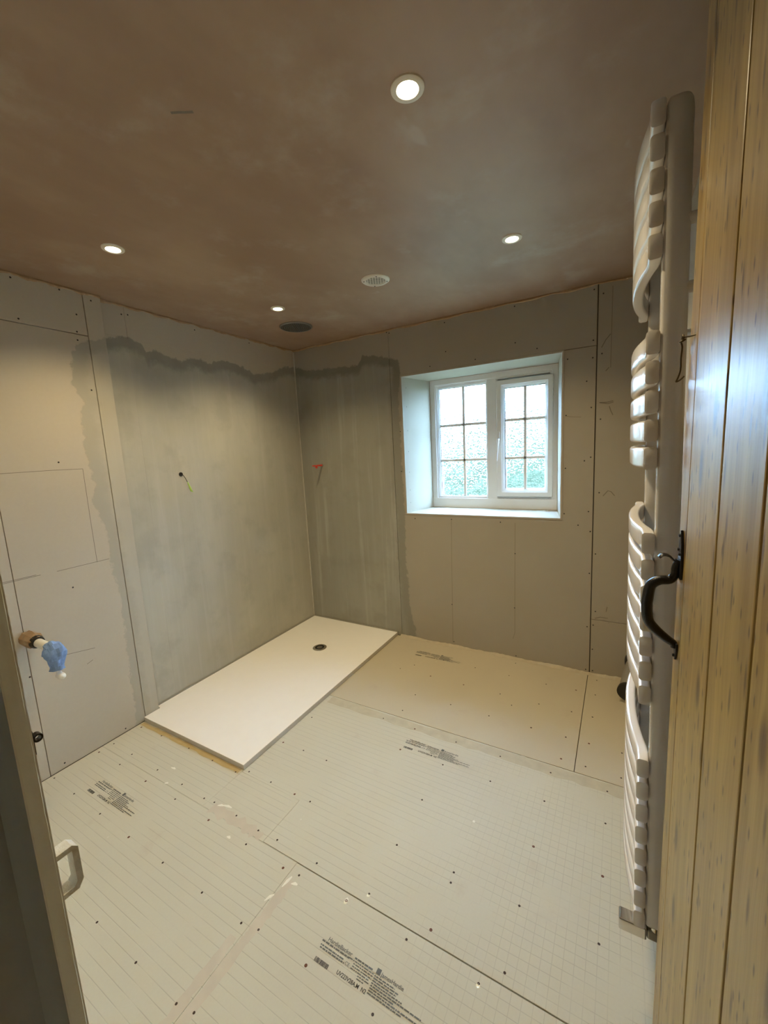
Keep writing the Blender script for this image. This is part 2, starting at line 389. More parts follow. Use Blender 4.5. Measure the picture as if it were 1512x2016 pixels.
lb(-2.68, -2.118, 0, 2.211, P0); lb(-2.68, -2.118, 2.211, H, P0)

# window wall
OX0, OX1, OZ0, OZ1 = 1.035, 2.150, 1.043, 2.077
b_ = MB()
for a, b2 in (((OX0-.1, .353, OZ0-.1), (OX0+.085, .60, OZ1+.1)), ((OX1-.070, .353, OZ0-.1), (OX1+.1, .60, OZ1+.1)), ((OX0, .353, OZ0-.1), (OX1, .60, OZ0+.008)), ((OX0, .353, OZ1-.008), (OX1, .60, OZ1+.1)), ((-.3, .0127, -.0125), (OX0-.02, .60, H)), ((OX1+.02, .0127, -.0125), (W+.7, .60, H)), ((OX0-.02, .0127, -.0125), (OX1+.02, .60, OZ0-.02)), ((OX0-.02, .0127, OZ1+.02), (OX1+.02, .60, H))):
    b_.box(a, b2)
wb = struct(b_.build('wall_back', M_wallbody), 'boarded window wall with tanked corner and bare board', 'wall')
def bb(x0, x1, z0, z1, gap=.0012):
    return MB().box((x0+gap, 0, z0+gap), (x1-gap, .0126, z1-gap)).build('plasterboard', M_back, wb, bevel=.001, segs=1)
bb(-.0126, .939, 0, H)
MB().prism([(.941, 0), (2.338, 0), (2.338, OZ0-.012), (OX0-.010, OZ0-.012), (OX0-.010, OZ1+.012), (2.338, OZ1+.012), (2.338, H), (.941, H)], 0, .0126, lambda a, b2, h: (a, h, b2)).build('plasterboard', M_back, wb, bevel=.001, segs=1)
bb(OX1+.008, 2.339, 1.028, 2.0875)
bb(2.342, W, .381, H, .0016); bb(2.342, W, 0, .381, .0012)
# splayed lining boards of the window opening
FX0, FX1, FZ0, FZ1, FY = 1.112, 2.086, 1.043, 2.077, .352
def lining(name, pts2, z0=None, z1=None):
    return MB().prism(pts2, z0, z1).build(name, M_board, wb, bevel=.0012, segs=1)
lining('reveal_board', [(OX0, -.002), (FX0, FY), (FX0-.014, FY), (OX0-.012, -.002)], OZ0-.012, OZ1+.004)
lining('reveal_board', [(OX1, -.005), (OX1+.012, -.005), (FX1+.014, FY), (FX1, FY)], OZ0-.012, OZ1+.010)
lining('head_board', [(OX0-.012, -.001), (OX1+.011, -.001), (FX1+.01, FY), (FX0-.01, FY)], OZ1, OZ1+.0115)
lining('sill_board', [(OX0-.012, -.004), (OX1+.011, -.004), (FX1+.01, FY), (FX0-.01, FY)], OZ0-.012, OZ0)

# right wall and doorway wall, and the dark hall the picture is taken from
wr = struct(MB().box((W+.0126, -2.78, -.0125), (W+.2, .0, H)).build('wall_right', M_wallbody), 'right wall behind towel radiator and open door', 'wall')
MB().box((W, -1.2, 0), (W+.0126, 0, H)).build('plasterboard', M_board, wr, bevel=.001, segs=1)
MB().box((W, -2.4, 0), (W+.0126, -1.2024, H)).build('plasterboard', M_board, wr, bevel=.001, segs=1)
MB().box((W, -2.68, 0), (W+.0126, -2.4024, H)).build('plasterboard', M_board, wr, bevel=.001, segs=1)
DJ = 1.903                                   # edge of the doorway on the left
DH = 2.33
struct(MB().box((-.3, -2.78, -.0125), (DJ-.10, YF, H)).box((DJ-.10, -2.78, DH+.03), (W+.2, YF, H)).build('wall_front', M_hall), 'doorway wall', 'wall')
struct(MB().box((1.0, -4.0, -.0125), (1.1, -2.78, H)).build('wall_hall_left', M_hall), 'left wall of dark hall', 'wall')
struct(MB().box((3.2, -4.0, -.0125), (3.3, -2.70, H)).box((W+.2, -2.79, -.0125), (3.3, -2.70, H)).build('wall_hall_right', M_hall), 'right wall of dark hall', 'wall')
struct(MB().box((1.0, -4.1, -.0125), (3.3, -4.0, H)).build('wall_hall_back', M_hall), 'end wall of dark hall', 'wall')

# doorway lining at the left of the picture, with its two latch keepers
tj = empty('trim_1', (DJ, YF, 0), 'cream painted door lining edge at far left with latch keepers', 'door frame', kind='structure')
off = (DJ, YF, 0)
YF0 = YF; YF = YF-.0025
MB().box((DJ-.10, YF-.0165, 0), (DJ, YF, DH)).build('jamb', M_paint, tj, off, bevel=.0015)
def wavy_strip(x, y, wd):
    m = MB(); pr = None
    for i in range(141):
        z = i*DH/140; h = wd*(.7+.6*random.random())
        q = ((x-h, y-.0006, z), (x+.0006, y-.0006, z), (x+.0006, y+h, z))
        if pr: m.face((pr[0], pr[1], q[1], q[0])); m.face((pr[1], pr[2], q[2], q[1]))
        pr = q
    return m.build('worn_edge', M_arris, tj, off)
wavy_strip(DJ, YF-.0165, .0011)
m = MB(); pr = None
for i in range(141):
    z = i*DH/140; h = .0013*(.7+.6*random.random())
    q = ((DJ+.0006, YF-h, z), (DJ+.0006, YF+.0006, z))
    if pr: m.face((pr[0], pr[1], q[1], q[0]))
    pr = q
m.build('worn_edge', M_arris, tj, off)
def keeper(name, z0, z1, proj, wx, th, mat, plate):
    k = MB(); x0, x1 = DJ-.004-wx, DJ-.004
    y0 = YF+.002; ch = .006
    outer = [(y0, z0), (y0+proj-ch, z0), (y0+proj, z0+ch*1.6), (y0+proj, z1-ch), (y0+proj-ch, z1), (y0, z1)]
    inner = [(y0, z1-th), (y0+proj-ch-.001, z1-th), (y0+proj-th, z1-th-ch*.7), (y0+proj-th, z0+th+ch*.8), (y0+proj-th-ch*.6, z0+th), (y0, z0+th)]
    poly = outer+inner
    n = len(poly)
    # C-shaped strap: quads between outer and inner, both faces
    for i in range(5):
        a, b2, c2, d = outer[i], outer[i+1], inner[4-i], inner[5-i]
        for xx in (x0, x1): k.face([(xx, *a), (xx, *b2), (xx, *c2), (xx, *d)])
        k.face([(x0, *a), (x0, *b2), (x1, *b2), (x1, *a)]); k.face([(x0, *d), (x0, *c2), (x1, *c2), (x1, *d)])
    if plate: k.box((x0, YF+.0002, z0-plate), (x1, YF+.0022, z1+plate))
    o = k.build(name, mat, tj, off, bevel=.0012)
    return o
tag(keeper('latch_keeper', 1.004, 1.066, .0225, .018, .0068, simple('chipped_white_paint', (0.86, 0.83, 0.72), .45, var=.3, scale=55, bmp=.5), .004), 'chipped white painted keeper')
k = MB().lathe([(.0031, -.004), (.0050, -.004), (.0050, .004), (.0031, .004)], (DJ-.010, YF+.0072, 1.222), 'x', 24, True)
k.box((DJ-.016, YF+.0002, 1.205), (DJ-.003, YF+.0024, 1.234))
tag(k.build('latch_keeper', M_iron, tj, off), 'small black iron ring keeper above the white one')
YF = YF0

# ------------------------------------------------------------------ screws
sm = None
def screw_mesh(rad, mat):
    q = MB()
    n = 8
    for i in range(n):
        a, b2 = 2*PI*i/n, 2*PI*(i+1)/n
        q.face([(rad*math.cos(a), rad*math.sin(a), .0002), (rad*math.cos(b2), rad*math.sin(b2), .0002), (rad*.75*math.cos(b2), rad*.75*math.sin(b2), .0011), (rad*.75*math.cos(a), rad*.75*math.sin(a), .0011)])
        q.face([(rad*.75*math.cos(a), rad*.75*math.sin(a), .0011), (rad*.75*math.cos(b2), rad*.75*math.sin(b2), .0011), (0, 0, .0003)])
    o = q.build('screw', mat); me = o.data; bpy.data.objects.remove(o); return me
S_dark = screw_mesh(.0042, M_screw); S_wall = screw_mesh(.0044, M_black); S_pale = screw_mesh(.0065, M_screwp); S_rusty = screw_mesh(.0052, simple('rusty_screw', (0.13, 0.045, 0.02), .6))
def screw(me, loc, rot, parent):
    o = bpy.data.objects.new('screw', me); C.objects.link(o); o.location = loc; o.rotation_euler = rot; o.parent = parent; return o
SL=[(-1.928, 2.408), (-1.737, 2.411), (-1.924, 2.23), (-1.676, 2.309), (-1.686, 2.223), (-1.689, 2.181), (-1.597, 2.397), (-1.659, 1.934), (-1.861, 1.563), (-1.89, 0.919), (-2.054, 0.028), (-1.751, 0.022), (-2.125, 0.544)]
SL0=[(-1.427, 2.378), (-1.391, 2.384), (-0.958, 2.395), (-0.492, 2.401)]
SW=[(0.927, 2.414), (0.949, 2.405), (1.39, 2.396), (1.866, 2.403), (2.319, 2.401), (2.367, 2.369), (2.32, 2.119), (2.367, 2.036), (1.862, 0.782), (1.857, 0.384), (1.387, 0.341), (1.393, 2.202), (1.27, 2.12), (1.604, 2.118), (1.869, 2.181), (2.003, 2.124), (2.181, 2.032), (2.319, 2.02), (2.289, 1.888), (2.317, 1.731), (2.177, 1.695), (2.368, 1.657), (2.32, 1.431), (2.285, 1.41), (2.177, 1.366), (2.371, 1.211), (2.314, 1.091), (2.173, 1.073), (2.256, 1.001), (2.327, 0.964), (1.763, 1.0), (1.402, 1.006), (1.102, 1.001), (1.006, 1.675), (1.001, 1.37), (2.326, 0.963), (2.359, 0.82), (2.327, 0.689), (2.367, 0.438), (2.356, 0.343), (2.321, 0.326), (1.394, 0.037), (1.865, 0.022), (2.355, 0.175), (2.318, 0.024), (2.359, 0.025)]
SF=[(0.077, -1.686), (0.263, -1.678), (0.5, -1.671), (0.697, -1.673), (0.077, -1.839), (0.073, -1.913), (0.066, -2.115), (0.258, -1.84), (0.276, -1.911), (0.495, -1.843), (0.513, -1.914), (0.696, -1.844), (0.273, -2.117), (0.747, -1.913), (0.512, -2.118), (0.749, -2.122), (0.866, -1.848), (0.928, -1.841), (1.076, -1.843), (1.217, -1.85), (0.984, -1.914), (1.219, -1.917), (0.985, -2.121), (1.221, -2.121), (1.319, -1.845), (1.421, -1.919), (1.494, -1.912), (0.981, -2.352), (1.426, -2.122), (1.493, -2.109), (1.695, -2.109), (1.217, -2.353), (1.422, -2.353), (1.485, -2.341), (1.524, -1.846), (0.937, -1.408), (1.078, -1.406), (1.232, -1.409), (0.93, -1.64), (1.077, -1.639), (1.228, -1.641), (1.319, -1.64), (0.87, -1.672), (0.941, -1.173), (1.329, -0.997), (1.532, -1.0), (1.772, -0.999), (2.003, -0.999), (2.238, -0.999), (2.472, -1.001), (1.533, -1.176), (1.768, -1.176), (2.001, -1.173), (1.762, -1.407), (2.237, -1.176), (2.233, -1.409), (2.47, -1.178), (1.996, -1.641), (1.999, -1.68), (2.229, -1.645), (2.468, -1.413), (1.761, -1.643), (2.098, -0.716), (2.273, -0.713), (2.386, -0.479), (2.382, -0.713), (2.378, -0.887), (2.528, -0.716), (2.525, -0.891), (1.164, -0.469), (1.398, -0.47), (1.4, -0.236), (1.638, -0.241), (1.397, -0.709), (1.633, -0.709), (1.634, -0.476), (1.871, -0.477), (1.872, -0.245), (1.876, -0.065), (2.107, -0.248), (2.281, -0.24), (2.101, -0.481), (1.96, -0.561), (1.867, -0.714), (2.278, -0.477), (2.099, -0.715), (2.273, -0.714), (2.388, -0.07), (2.388, -0.245), (2.385, -0.478), (2.27, -0.885), (1.235, -0.384), (1.396, -0.884), (1.759, -1.847), (1.936, -1.907), (1.994, -1.847), (2.169, -1.907), (2.229, -1.847), (2.466, -1.642), (1.932, -2.107), (1.7, -1.902)]
for y, z in SL: screw(S_wall, (P0, y, z), (0, PI/2, 0), wl)
for y, z in SL0: screw(S_wall, (0, y, z), (0, PI/2, 0), wl)
for x, z in SW: screw(S_wall, (x, 0, z), (PI/2, 0, 0), wb)
for i, (x, y) in enumerate(SF):
    if x > .9 or y < -LT: screw((S_rusty if i % 5 == 0 else S_dark), (x, y, 0), (0, 0, 0), flo)
for x, y in ((1.759, -1.853), (2.169, -1.913), (1.70, -1.908)): screw(S_pale, (x, y, -.0002), (0, 0, 0), flo)
for z in (2.0, 1.86, 1.68, 1.52, 1.36, 1.22, 1.12):
    screw(S_wall, (1.0475, .045, z), (0, PI/2, .2), wb)

# ------------------------------------------------------------------ marks, bands and beads on walls and floor
onb = lambda a, b2: (a, -.0004, b2)
onl = lambda a, b2: (P0+.0004, a, b2)
onf = lambda a, b2: (a, b2, .0004)
pm = MB()
for l in ([(2.36, 1.755), (2.4, 1.753), (2.433, 1.759)], [(2.36, 1.755), (2.404, 1.745), (2.434, 1.751)], [(2.413, 1.729), (2.422, 1.7), (2.433, 1.676)], [(2.392, 1.19), (2.418, 1.223), (2.435, 1.218), (2.455, 1.193)], [(2.389, 1.934), (2.406, 1.953)], [(2.364, 2.07), (2.385, 2.11), (2.41, 2.14)], [(2.364, 0.391), (2.396, 0.404), (2.438, 0.403)], [(2.428, 0.445), (2.433, 0.479)]):
    pm.ribbon(l, .005, onb)
tag(pm.build('pencil_mark', M_pencil2, wb), kind='stuff')
pm = MB()
for l in ([(1.401, 1.0), (1.395, .7), (1.386, 0.03)], [(1.863, 1.0), (1.86, .6), (1.858, 0.2), (1.845, .15)], [(2.443, 0.371), (2.4431, .374)], [(2.18, 1.690), (2.217, 1.683), (2.262, 1.679)], [(2.414, 2.40), (2.414, 1.95)]):
    pm.ribbon(l, .0028, onb)
tag(pm.build('stud_line', M_pencil2, wb), kind='stuff')
pm = MB()
for l in ([(-2.2, 1.521), (-1.9, 1.525), (-1.759, 1.524)], [(-1.759, 1.524), (-1.761, 1.24), (-1.761, 1.02)], [(-1.946, 1.021), (-1.699, 1.023)], [(-2.2, 1.021), (-2.013, 1.022)], [(-2.2, 1.027), (-2.03, 1.027)], [(-1.98, .586), (-1.836, .560)], [(-1.885, .49), (-1.855, .50)]):
    pm.ribbon(l, .0024, onl)
tag(pm.build('pencil_line', M_pencil, wl), kind='stuff')
def band(pts, wd, mat, name, jit, n=40, fn=onf, par=flo):
    P = []
    for i in range(n+1):
        t = i/n*(len(pts)-1); k = min(int(t), len(pts)-2); q = t-k
        P.append((pts[k][0]*(1-q)+pts[k+1][0]*q, pts[k][1]*(1-q)+pts[k+1][1]*q))
    m = MB(); m.ribbon(P, [wd*(.85+.3*random.random()) for _ in P], fn, jit)
    return m.build(name, mat, par)
band([(.93, -.985), (2.0, -.983), (W-.02, -.985)], .062, M_tape, 'joint_band', .004)
band([(1.480, -1.94), (1.480, -2.10), (1.474, -2.18), (1.474, -2.64)], .034, M_pink, 'joint_band', .003, 46)
band([(1.434, -2.16), (1.436, -2.64)], .032, M_pink, 'joint_band', .003, 30)
band([(.94, -1.862), (1.1, -1.86), (1.25, -1.868)], .045, M_pink, 'joint_band', .012, 20)
band([(.05, -1.664), (.45, -1.66), (.885, -1.662)], .026, simple('orange_glue_stain', (0.52, 0.40, 0.20), .5, var=.2), 'glue_stain', .004, 24)
# adhesive bead along the foot of the window wall
m = MB(); pr = None
for i in range(91):
    x = .93 + (W-.93)*i/90; h = .010+.003*math.sin(i*.33)+.005*random.random(); d = .020+.008*random.random()
    q = [(x, -.0006, h), (x, -.006, h*.9), (x, -d*.7, h*.35), (x, -d, .0006)]
    if pr:
        for k in range(3): m.face((pr[k], q[k], q[k+1], pr[k+1]))
    pr = q
m.build('adhesive_bead', M_adh, flo, smooth=True)
# sealant in the shower corner
MB().tube([(.003, -.003, .03), (.003, -.003, H-.02)], .006, 8).build('corner_bead', M_bead, wb)
# scuffs of plaster on the floor
m = MB()
for x, y, l, a in ((1.452, -2.02, .035, 1.1), (1.47, -1.95, .045, 1.4), (1.0, -1.83, .05, .2), (.97, -1.84, .03, .4), (1.13, -1.93, .02, 0), (1.5, -1.945, .025, .3), (.73, -2.56, .02, .2), (.56, -1.80, .03, .1), (.62, -1.875, .018, .5), (1.997, -1.41, .010, 0), (1.70, -1.90, .012, .4)):
    m.ribbon([(x-l/2*math.cos(a), y-l/2*math.sin(a)), (x, y+.003), (x+l/2*math.cos(a), y+l/2*math.sin(a))], [.004, .012, .005], lambda p, q: (p, q, .0007))
tag(m.build('plaster_splash', M_arris, flo), kind='stuff')

# ------------------------------------------------------------------ printing on the floor boards
def text_into(mb, s, x, y, size, z=.0008, wsc=1.0, bold=0.0):
    cu = bpy.data.curves.new('t', 'FONT'); cu.body = s; cu.size = size; cu.offset = bold
    o = bpy.data.objects.new('t', cu); C.objects.link(o); bpy.context.view_layer.update()
    me = bpy.data.meshes.new_from_object(o.evaluated_get(bpy.context.evaluated_depsgraph_get()))
    n = len(mb.v); mb.v += [(x+v.co.x*wsc, y+v.co.y, z) for v in me.vertices]
    for pl in me.polygons: mb.f.append(tuple(n+i for i in pl.vertices)); mb.mi.append(mb.k)
    bpy.data.objects.remove(o); bpy.data.curves.remove(cu); bpy.data.meshes.remove(me)
def words(mb, x0, x1, y, h, rnd):
    x = x0
    while x < x1:
        l = min(rnd.uniform(.004, .016), x1-x)
        mb.face([(x, y, .0008), (x+l, y, .0008), (x+l, y+h, .0008), (x, y+h, .0008)]); x += l+rnd.uniform(.0012, .0025)
def printed(ox, oy):
    rnd = random.Random(5); p = MB()
    p.k = 0
    text_into(p, 'HardieBacker', .012, -.004, .0165, bold=.0002)
    words(p, -.004, .10, -.0125, .0045, rnd)
    words(p, -.002, .085, -.0235, .004, rnd); words(p, .0, .092, -.0305, .004, rnd)
    text_into(p, 'CE', .094, -.030, .0135)
    for i, (a, b2) in enumerate(((.115, .178), (.098, .186), (.118, .186), (.118, .186), (.116, .180), (.145, .184), (.146, .17))):
        words(p, a, b2, -.0035-.0066*i, .0028 if i else .0045, rnd)
    p.k = 1
    for i in range(15):
        x = .005+i*.0034; p.face([(x, -.066, .0008), (x+rnd.uniform(.0012, .003), -.066, .0008), (x+rnd.uniform(.0012, .003), -.0535, .0008), (x, -.0535, .0008)])
    text_into(p, 'UV223V28A.M  N2', .085, -.060, .0150, bold=.0003, wsc=.86)
    p.k = 0
    p.face([(.190, -.004, .0008), (.204, -.004, .0008), (.204, .011, .0008), (.190, .011, .0008)])
    text_into(p, 'JamesHardie', .207, -.003, .0150, bold=.0002, wsc=.98)
    for i, b2 in enumerate((.258, .272, .268, .290, .352, .272, .352, .300)):
        words(p, .190+.001*(i > 3), b2, -.0115-.0062*i, .0034, rnd)
    for v in range(len(p.v)): p.v[v] = (p.v[v][0]+ox, p.v[v][1]+oy, p.v[v][2])
    return p.build('printed_label', [M_ink, M_inkd], flo)
printed(1.703, -2.022); printed(1.535, -1.090); printed(1.170, -.183); printed(.303, -2.012)

# ------------------------------------------------------------------ shower tray
ST = .0285
tr = empty('shower_tray', (.45, -LT/2, 0), 'low white rectangular shower tray on the floor in the tanked corner', 'shower tray')
off = (.45, -LT/2, 0)
poly = [(.0, -1.545), (P0+.004, -1.545), (P0+.004, -LT), (.90, -LT), (.90, -.002), (.0, -.002)]
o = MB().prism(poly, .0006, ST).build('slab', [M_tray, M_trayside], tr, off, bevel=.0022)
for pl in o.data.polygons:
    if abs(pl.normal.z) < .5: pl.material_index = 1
dr = MB().lathe([(.036, ST+.0045), (.050, ST+.0045), (.0545, ST+.0025), (.055, ST+.0002)], (.465, -.50, 0), seg=40).build('drain_flange', M_chrome, tr, off, smooth=True)
MB().lathe([(.0, ST+.0008), (.0365, ST+.0008), (.0365, ST+.004)], (.465, -.50, 0), seg=32).build('drain_well', M_black, tr, off)
MB().lathe([(.0, ST+.0062), (.017, ST+.0062), (.022, ST+.0045), (.022, ST+.001)], (.465, -.50, 0), seg=32).build('drain_cap', M_steel, tr, off, smooth=True)
m = MB().tube([(.004, -1.54, ST+.002), (.004, -.004, ST+.002), (.90, -.004, ST+.002)], .006, 6)
m.build('sealant_bead', M_grout, tr, off)

# ------------------------------------------------------------------ ceiling fittings
LIGHTS = [(1.990, -1.773, 'lit round recessed downlight nearest to the viewer, high in the picture'),
          (.609, -1.772, 'lit round recessed downlight near left wall, over the bare boards'),
          (.631, -.831, 'lit round recessed downlight beside the shower rose'),
          (2.037, -.836, 'lit round recessed downlight on the window side, right of the vent')]
def lamp_data():
    d = bpy.data.lights.new('downlight_beam', 'SPOT'); d.energy = LAMP_W; d.color = LAMP_COL
    d.spot_size = math.radians(LAMP_ANGLE); d.spot_blend = LAMP_BLEND; d.shadow_soft_size = .024; return d
LD = lamp_data(); proto = None
for x, y, lab in LIGHTS:
    e = empty('downlight', (x, y, H), lab, 'ceiling light', 'recessed downlights in the plaster ceiling')
    if proto is None:
        a = MB().lathe([(.0265, -.0015), (.0285, -.006), (.036, -.0075), (.0425, -.004), (.043, -.0002)], (0, 0, 0), seg=40).build('bezel', M_white, e, smooth=True)
        b2 = MB().lathe([(0, -.004), (.0265, -.003)], (0, 0, 0), seg=32).build('lamp_lens', M_lens, e)
        proto = (a, b2)
    else:
        for q in proto:
            c2 = q.copy(); C.objects.link(c2); c2.parent = e
    l = bpy.data.objects.new('downlight_beam', LD); C.objects.link(l); l.location = (x, y, H-.014)
rs = empty('shower_rose', (.471, -.488, H), 'dark grey round rain shower rose recessed flush in the ceiling corner', 'shower head')
MB().lathe([(.102, -.009), (.108, -.010), (.114, -.006), (.115, -.0002)], (0, 0, 0), seg=48).build('rim', M_steel, rs, smooth=True)
MB().lathe([(0, -.0085), (.103, -.0085)], (0, 0, 0), seg=48).build('face_plate', simple('dark_grey_plate', (0.055, 0.055, 0.05), .4, .4), rs)
m = MB()
for k in range(1, 8):
    for i in range(6*k):
        a = 2*PI*i/(6*k); rr = .0135*k
        m.lathe([(0, -.0118), (.0022, -.0112), (.003, -.0085)], (rr*math.cos(a), rr*math.sin(a), 0), seg=5)
tag(m.build('nozzles', simple('grey_rubber_nozzle', (0.20, 0.20, 0.18), .5), rs), kind='stuff')
vt = empty('ceiling_vent', (1.327, -.825, H), 'white round extractor vent grille in the middle of the far ceiling', 'vent')
MB().lathe([(.050, -.004), (.0535, -.009), (.068, -.008), (.075, -.003), (.0755, -.0002)], (0, 0, 0), seg=48).build('rim', M_white, vt, smooth=True)
MB().lathe([(0, -.001), (.052, -.001)], (0, 0, 0), seg=32).build('dark_duct', simple('duct_shadow', (0.03, 0.027, 0.022), .8), vt)
m = MB()
for k in range(-3, 4):
    t = k*.0138; hl = math.sqrt(max(0, .0525**2-t*t))
    m.box((t-.0019, -hl, -.0055), (t+.0019, hl, -.0040)); m.box((-hl, t-.0019, -.0058), (hl, t+.0019, -.0042))
gm = m.build('grille', M_white, vt); gm.rotation_euler = (0, 0, .5); tag(gm, kind='stuff')
for i in range(4):
    a = .6+i*PI/2; o = screw(S_wall, (.0615*math.cos(a), .0615*math.sin(a), -.0085), (PI, 0, 0), vt)
band([(1.99-.55, -2.05), (1.99-.5, -2.02)], .008, M_pencil, 'pencil_mark', .001, 3, lambda a, b2: (a, b2, H-.0004), ceil)

# ------------------------------------------------------------------ window
wn = empty('window_1', ((FX0+FX1)/2, FY, FZ0), 'white upvc window with twelve obscured glass panes', 'window', kind='structure')
off = ((FX0+FX1)/2, FY, FZ0)
def ring(rc, prof, name, mat, par=wn, bevel=0):
    """mitred frame: rc = x0,z0,x1,z1 outer; prof = closed list of (inset, depth y)"""
    x0, z0, x1, z1 = rc; m = MB(); n = len(prof)
    for (ix, iz, sx, sz) in ((x0, z0, 1, 1), (x1, z0, -1, 1), (x1, z1, -1, -1), (x0, z1, 1, -1)):
        for t, d in prof: m.v.append((ix+sx*t, FY+d, iz+sz*t))
    for i in range(4):
        j = (i+1) % 4
        for k in range(n):
            l = (k+1) % n; m.f.append((i*n+k, j*n+k, j*n+l, i*n+l)); m.mi.append(0)
    return m.build(name, mat, par, off, bevel=bevel)
ring((FX0, FZ0, FX1, FZ1), [(0, .068), (0, 0), (.040, 0), (.046, .006), (.054, .008), (.060, .020), (.060, .068)], 'frame', M_upvc, bevel=.001)
MX0, MX1 = 1.578, 1.655
mu = MB()
prof = [(MX0-.014, .068), (MX0-.014, .020), (MX0-.008, .008), (MX0+.003, .0005), (MX1-.008, .0005), (MX1+.004, .008), (MX1+.008, .022), (MX1+.008, .068)]
mu.prism([(a, FY+d) for a, d in prof], FZ0+.05, FZ1-.05).build('mullion', M_upvc, wn, off, bevel=.0008)
MB().box((FX0-.002, FY-.001, FZ0-.002), (FX1+.002, FY+.07, FZ0+.078)).box((FX0+.04, FY+.012, FZ0+.05), (FX1-.04, FY+.068, FZ0+.0935)).build('bottom_rail', M_upvc, wn, off, bevel=.002)
# fixed light: bead, panes and glazing bars
GX0, GX1, GZ0, GZ1 = 1.184, 1.575, 1.139, 2.003
ring((GX0-.016, GZ0-.016, GX1+.012, GZ1+.016), [(0, .045), (0, .016), (.004, .012), (.014, .020), (.016, .045)], 'glazing_bead', M_upvc)
ring((GX0-.001, GZ0-.001, GX1+.001, GZ1+.001), [(0, .030), (0, .026), (.003, .026), (.003, .030)], 'gasket', M_black)
BARS_L = (1.385, (1.430, 1.711)); 
SX0, SX1, SZ0, SZ1 = 1.655, 2.056, 1.138, 2.010
QX0, QX1, QZ0, QZ1 = 1.717, 2.006, 1.191, 1.949
# opening sash
sa = ring((SX0, SZ0, SX1, SZ1), [(0, .05), (0, -.012), (.004, -.016), (.034, -.016), (.040, -.010), (.044, -.008), (.058, .006), (.060, .05)], 'sash', M_upvc, bevel=.0008)
ring((SX0-.004, SZ0-.004, SX1+.004, SZ1+.004), [(0, .03), (0, .004), (.004, .004), (.004, .03)], 'gasket', simple('grey_gasket', (0.16, 0.16, 0.16), .6))
ring((QX0-.003, QZ0-.003, QX1+.003, QZ1+.003), [(0, .014), (0, .008), (.003, .008), (.003, .014)], 'gasket', M_black)
def bars(x0, x1, z0, z1, xm, zs, y0, y1):
    h = .0105
    MB().box((xm-h, FY+y0, z0), (xm+h, FY+y1, z1)).build('glazing_bar', M_upvc, wn, off, bevel=.003)
    for z in zs: MB().box((x0, FY+y0, z-h), (x1, FY+y1, z+h)).build('glazing_bar', M_upvc, wn, off, bevel=.003)
    zz = [z0, *zs, z1]; xx = [x0, xm, x1]
    for i in range(2):
        for k in range(3):
            MB().box((xx[i], FY+y1-.004, zz[k]), (xx[i+1], FY+y1, zz[k+1])).build('pane', list(M_glass), wn, off)
            for pl in C.objects[-1].data.polygons: pl.material_index = 0 if pl.normal.y < -.5 else 1
bars(GX0, GX1, GZ0, GZ1, 1.385, (1.430, 1.711), .022, .034)
bars(QX0, QX1, QZ0, QZ1, 1.860, (1.432, 1.716), .006, .018)
hd = MB().box((1.662, FY-.0225, 1.545), (1.680, FY-.016, 1.635)).build('handle', M_upvc, wn, off, bevel=.003)
MB().tube([(1.671, FY-.022, 1.575), (1.671, FY-.040, 1.575), (1.672, FY-.046, 1.560), (1.668, FY-.048, 1.50), (1.664, FY-.050, 1.44), (1.662, FY-.048, 1.415)], [.011, .010, .010, .008, .0075, .006], 10, flat=.8).build('lever', M_upvc, hd, smooth=True, off=off)
MB().lathe([(0, -.0060), (.004, -.0055), (.0045, 0)], (1.671, FY-.046, 1.553), 'y', 12).build('lock_button', M_black, hd, off)

# ------------------------------------------------------------------ outside
gm = simple('lawn_grass', (0.040, 0.050, 0.022), .9, var=.4, scale=6)
struct(MB().box((-40, .6, -.75), (40, 60, -.6)).build('ground', gm), 'lawn outside the window', 'lawn')
def hedge(name, x0, x1, y, z1, col, lab):
    m = MB(); nx = 70; nz = 14; rnd = random.Random(int(y*10))
    hh = [z1+rnd.uniform(-.22, .22)+.2*math.sin(i*.5) for i in range(nx+1)]
    g = [[(x0+(x1-x0)*i/nx, y-.5*math.sin(PI*k/nz)+rnd.uniform(-.16, .16), -.6+(hh[i]+.6)*min(1, k/(nz-2))) for k in range(nz+1)] for i in range(nx+1)]
    for i in range(nx+1):
        g[i][nz-1] = (g[i][nz-1][0], y+.5, g[i][nz-1][2]); g[i][nz] = (g[i][nz][0], y+.9, -.6)
    for i in range(nx):
        for k in range(nz): m.face((g[i][k], g[i+1][k], g[i+1][k+1], g[i][k+1]))
    for _ in range(5000):
        i = rnd.randrange(nx); k = rnd.randrange(nz-1); p = Vector(g[i][k]) + Vector((rnd.uniform(-.1, .1), -.03, rnd.uniform(-.05, .05)))
        a = Vector((rnd.uniform(-1, 1), rnd.uniform(-1, 1), rnd.uniform(-1, 1))).normalized()*.07; b3 = a.orthogonal()*.55
        m.face((p, p+a*.5+b3, p+a, p+a*.5-b3))
    return tag(m.build(name, simple('hedge_leaves', col, .8, var=.5, scale=5), None), lab, 'hedge')
hedge('hedge', -14, 12, 9.0, 2.5, (0.016, 0.022, 0.006), 'green hedge blurred behind the obscured window glass')

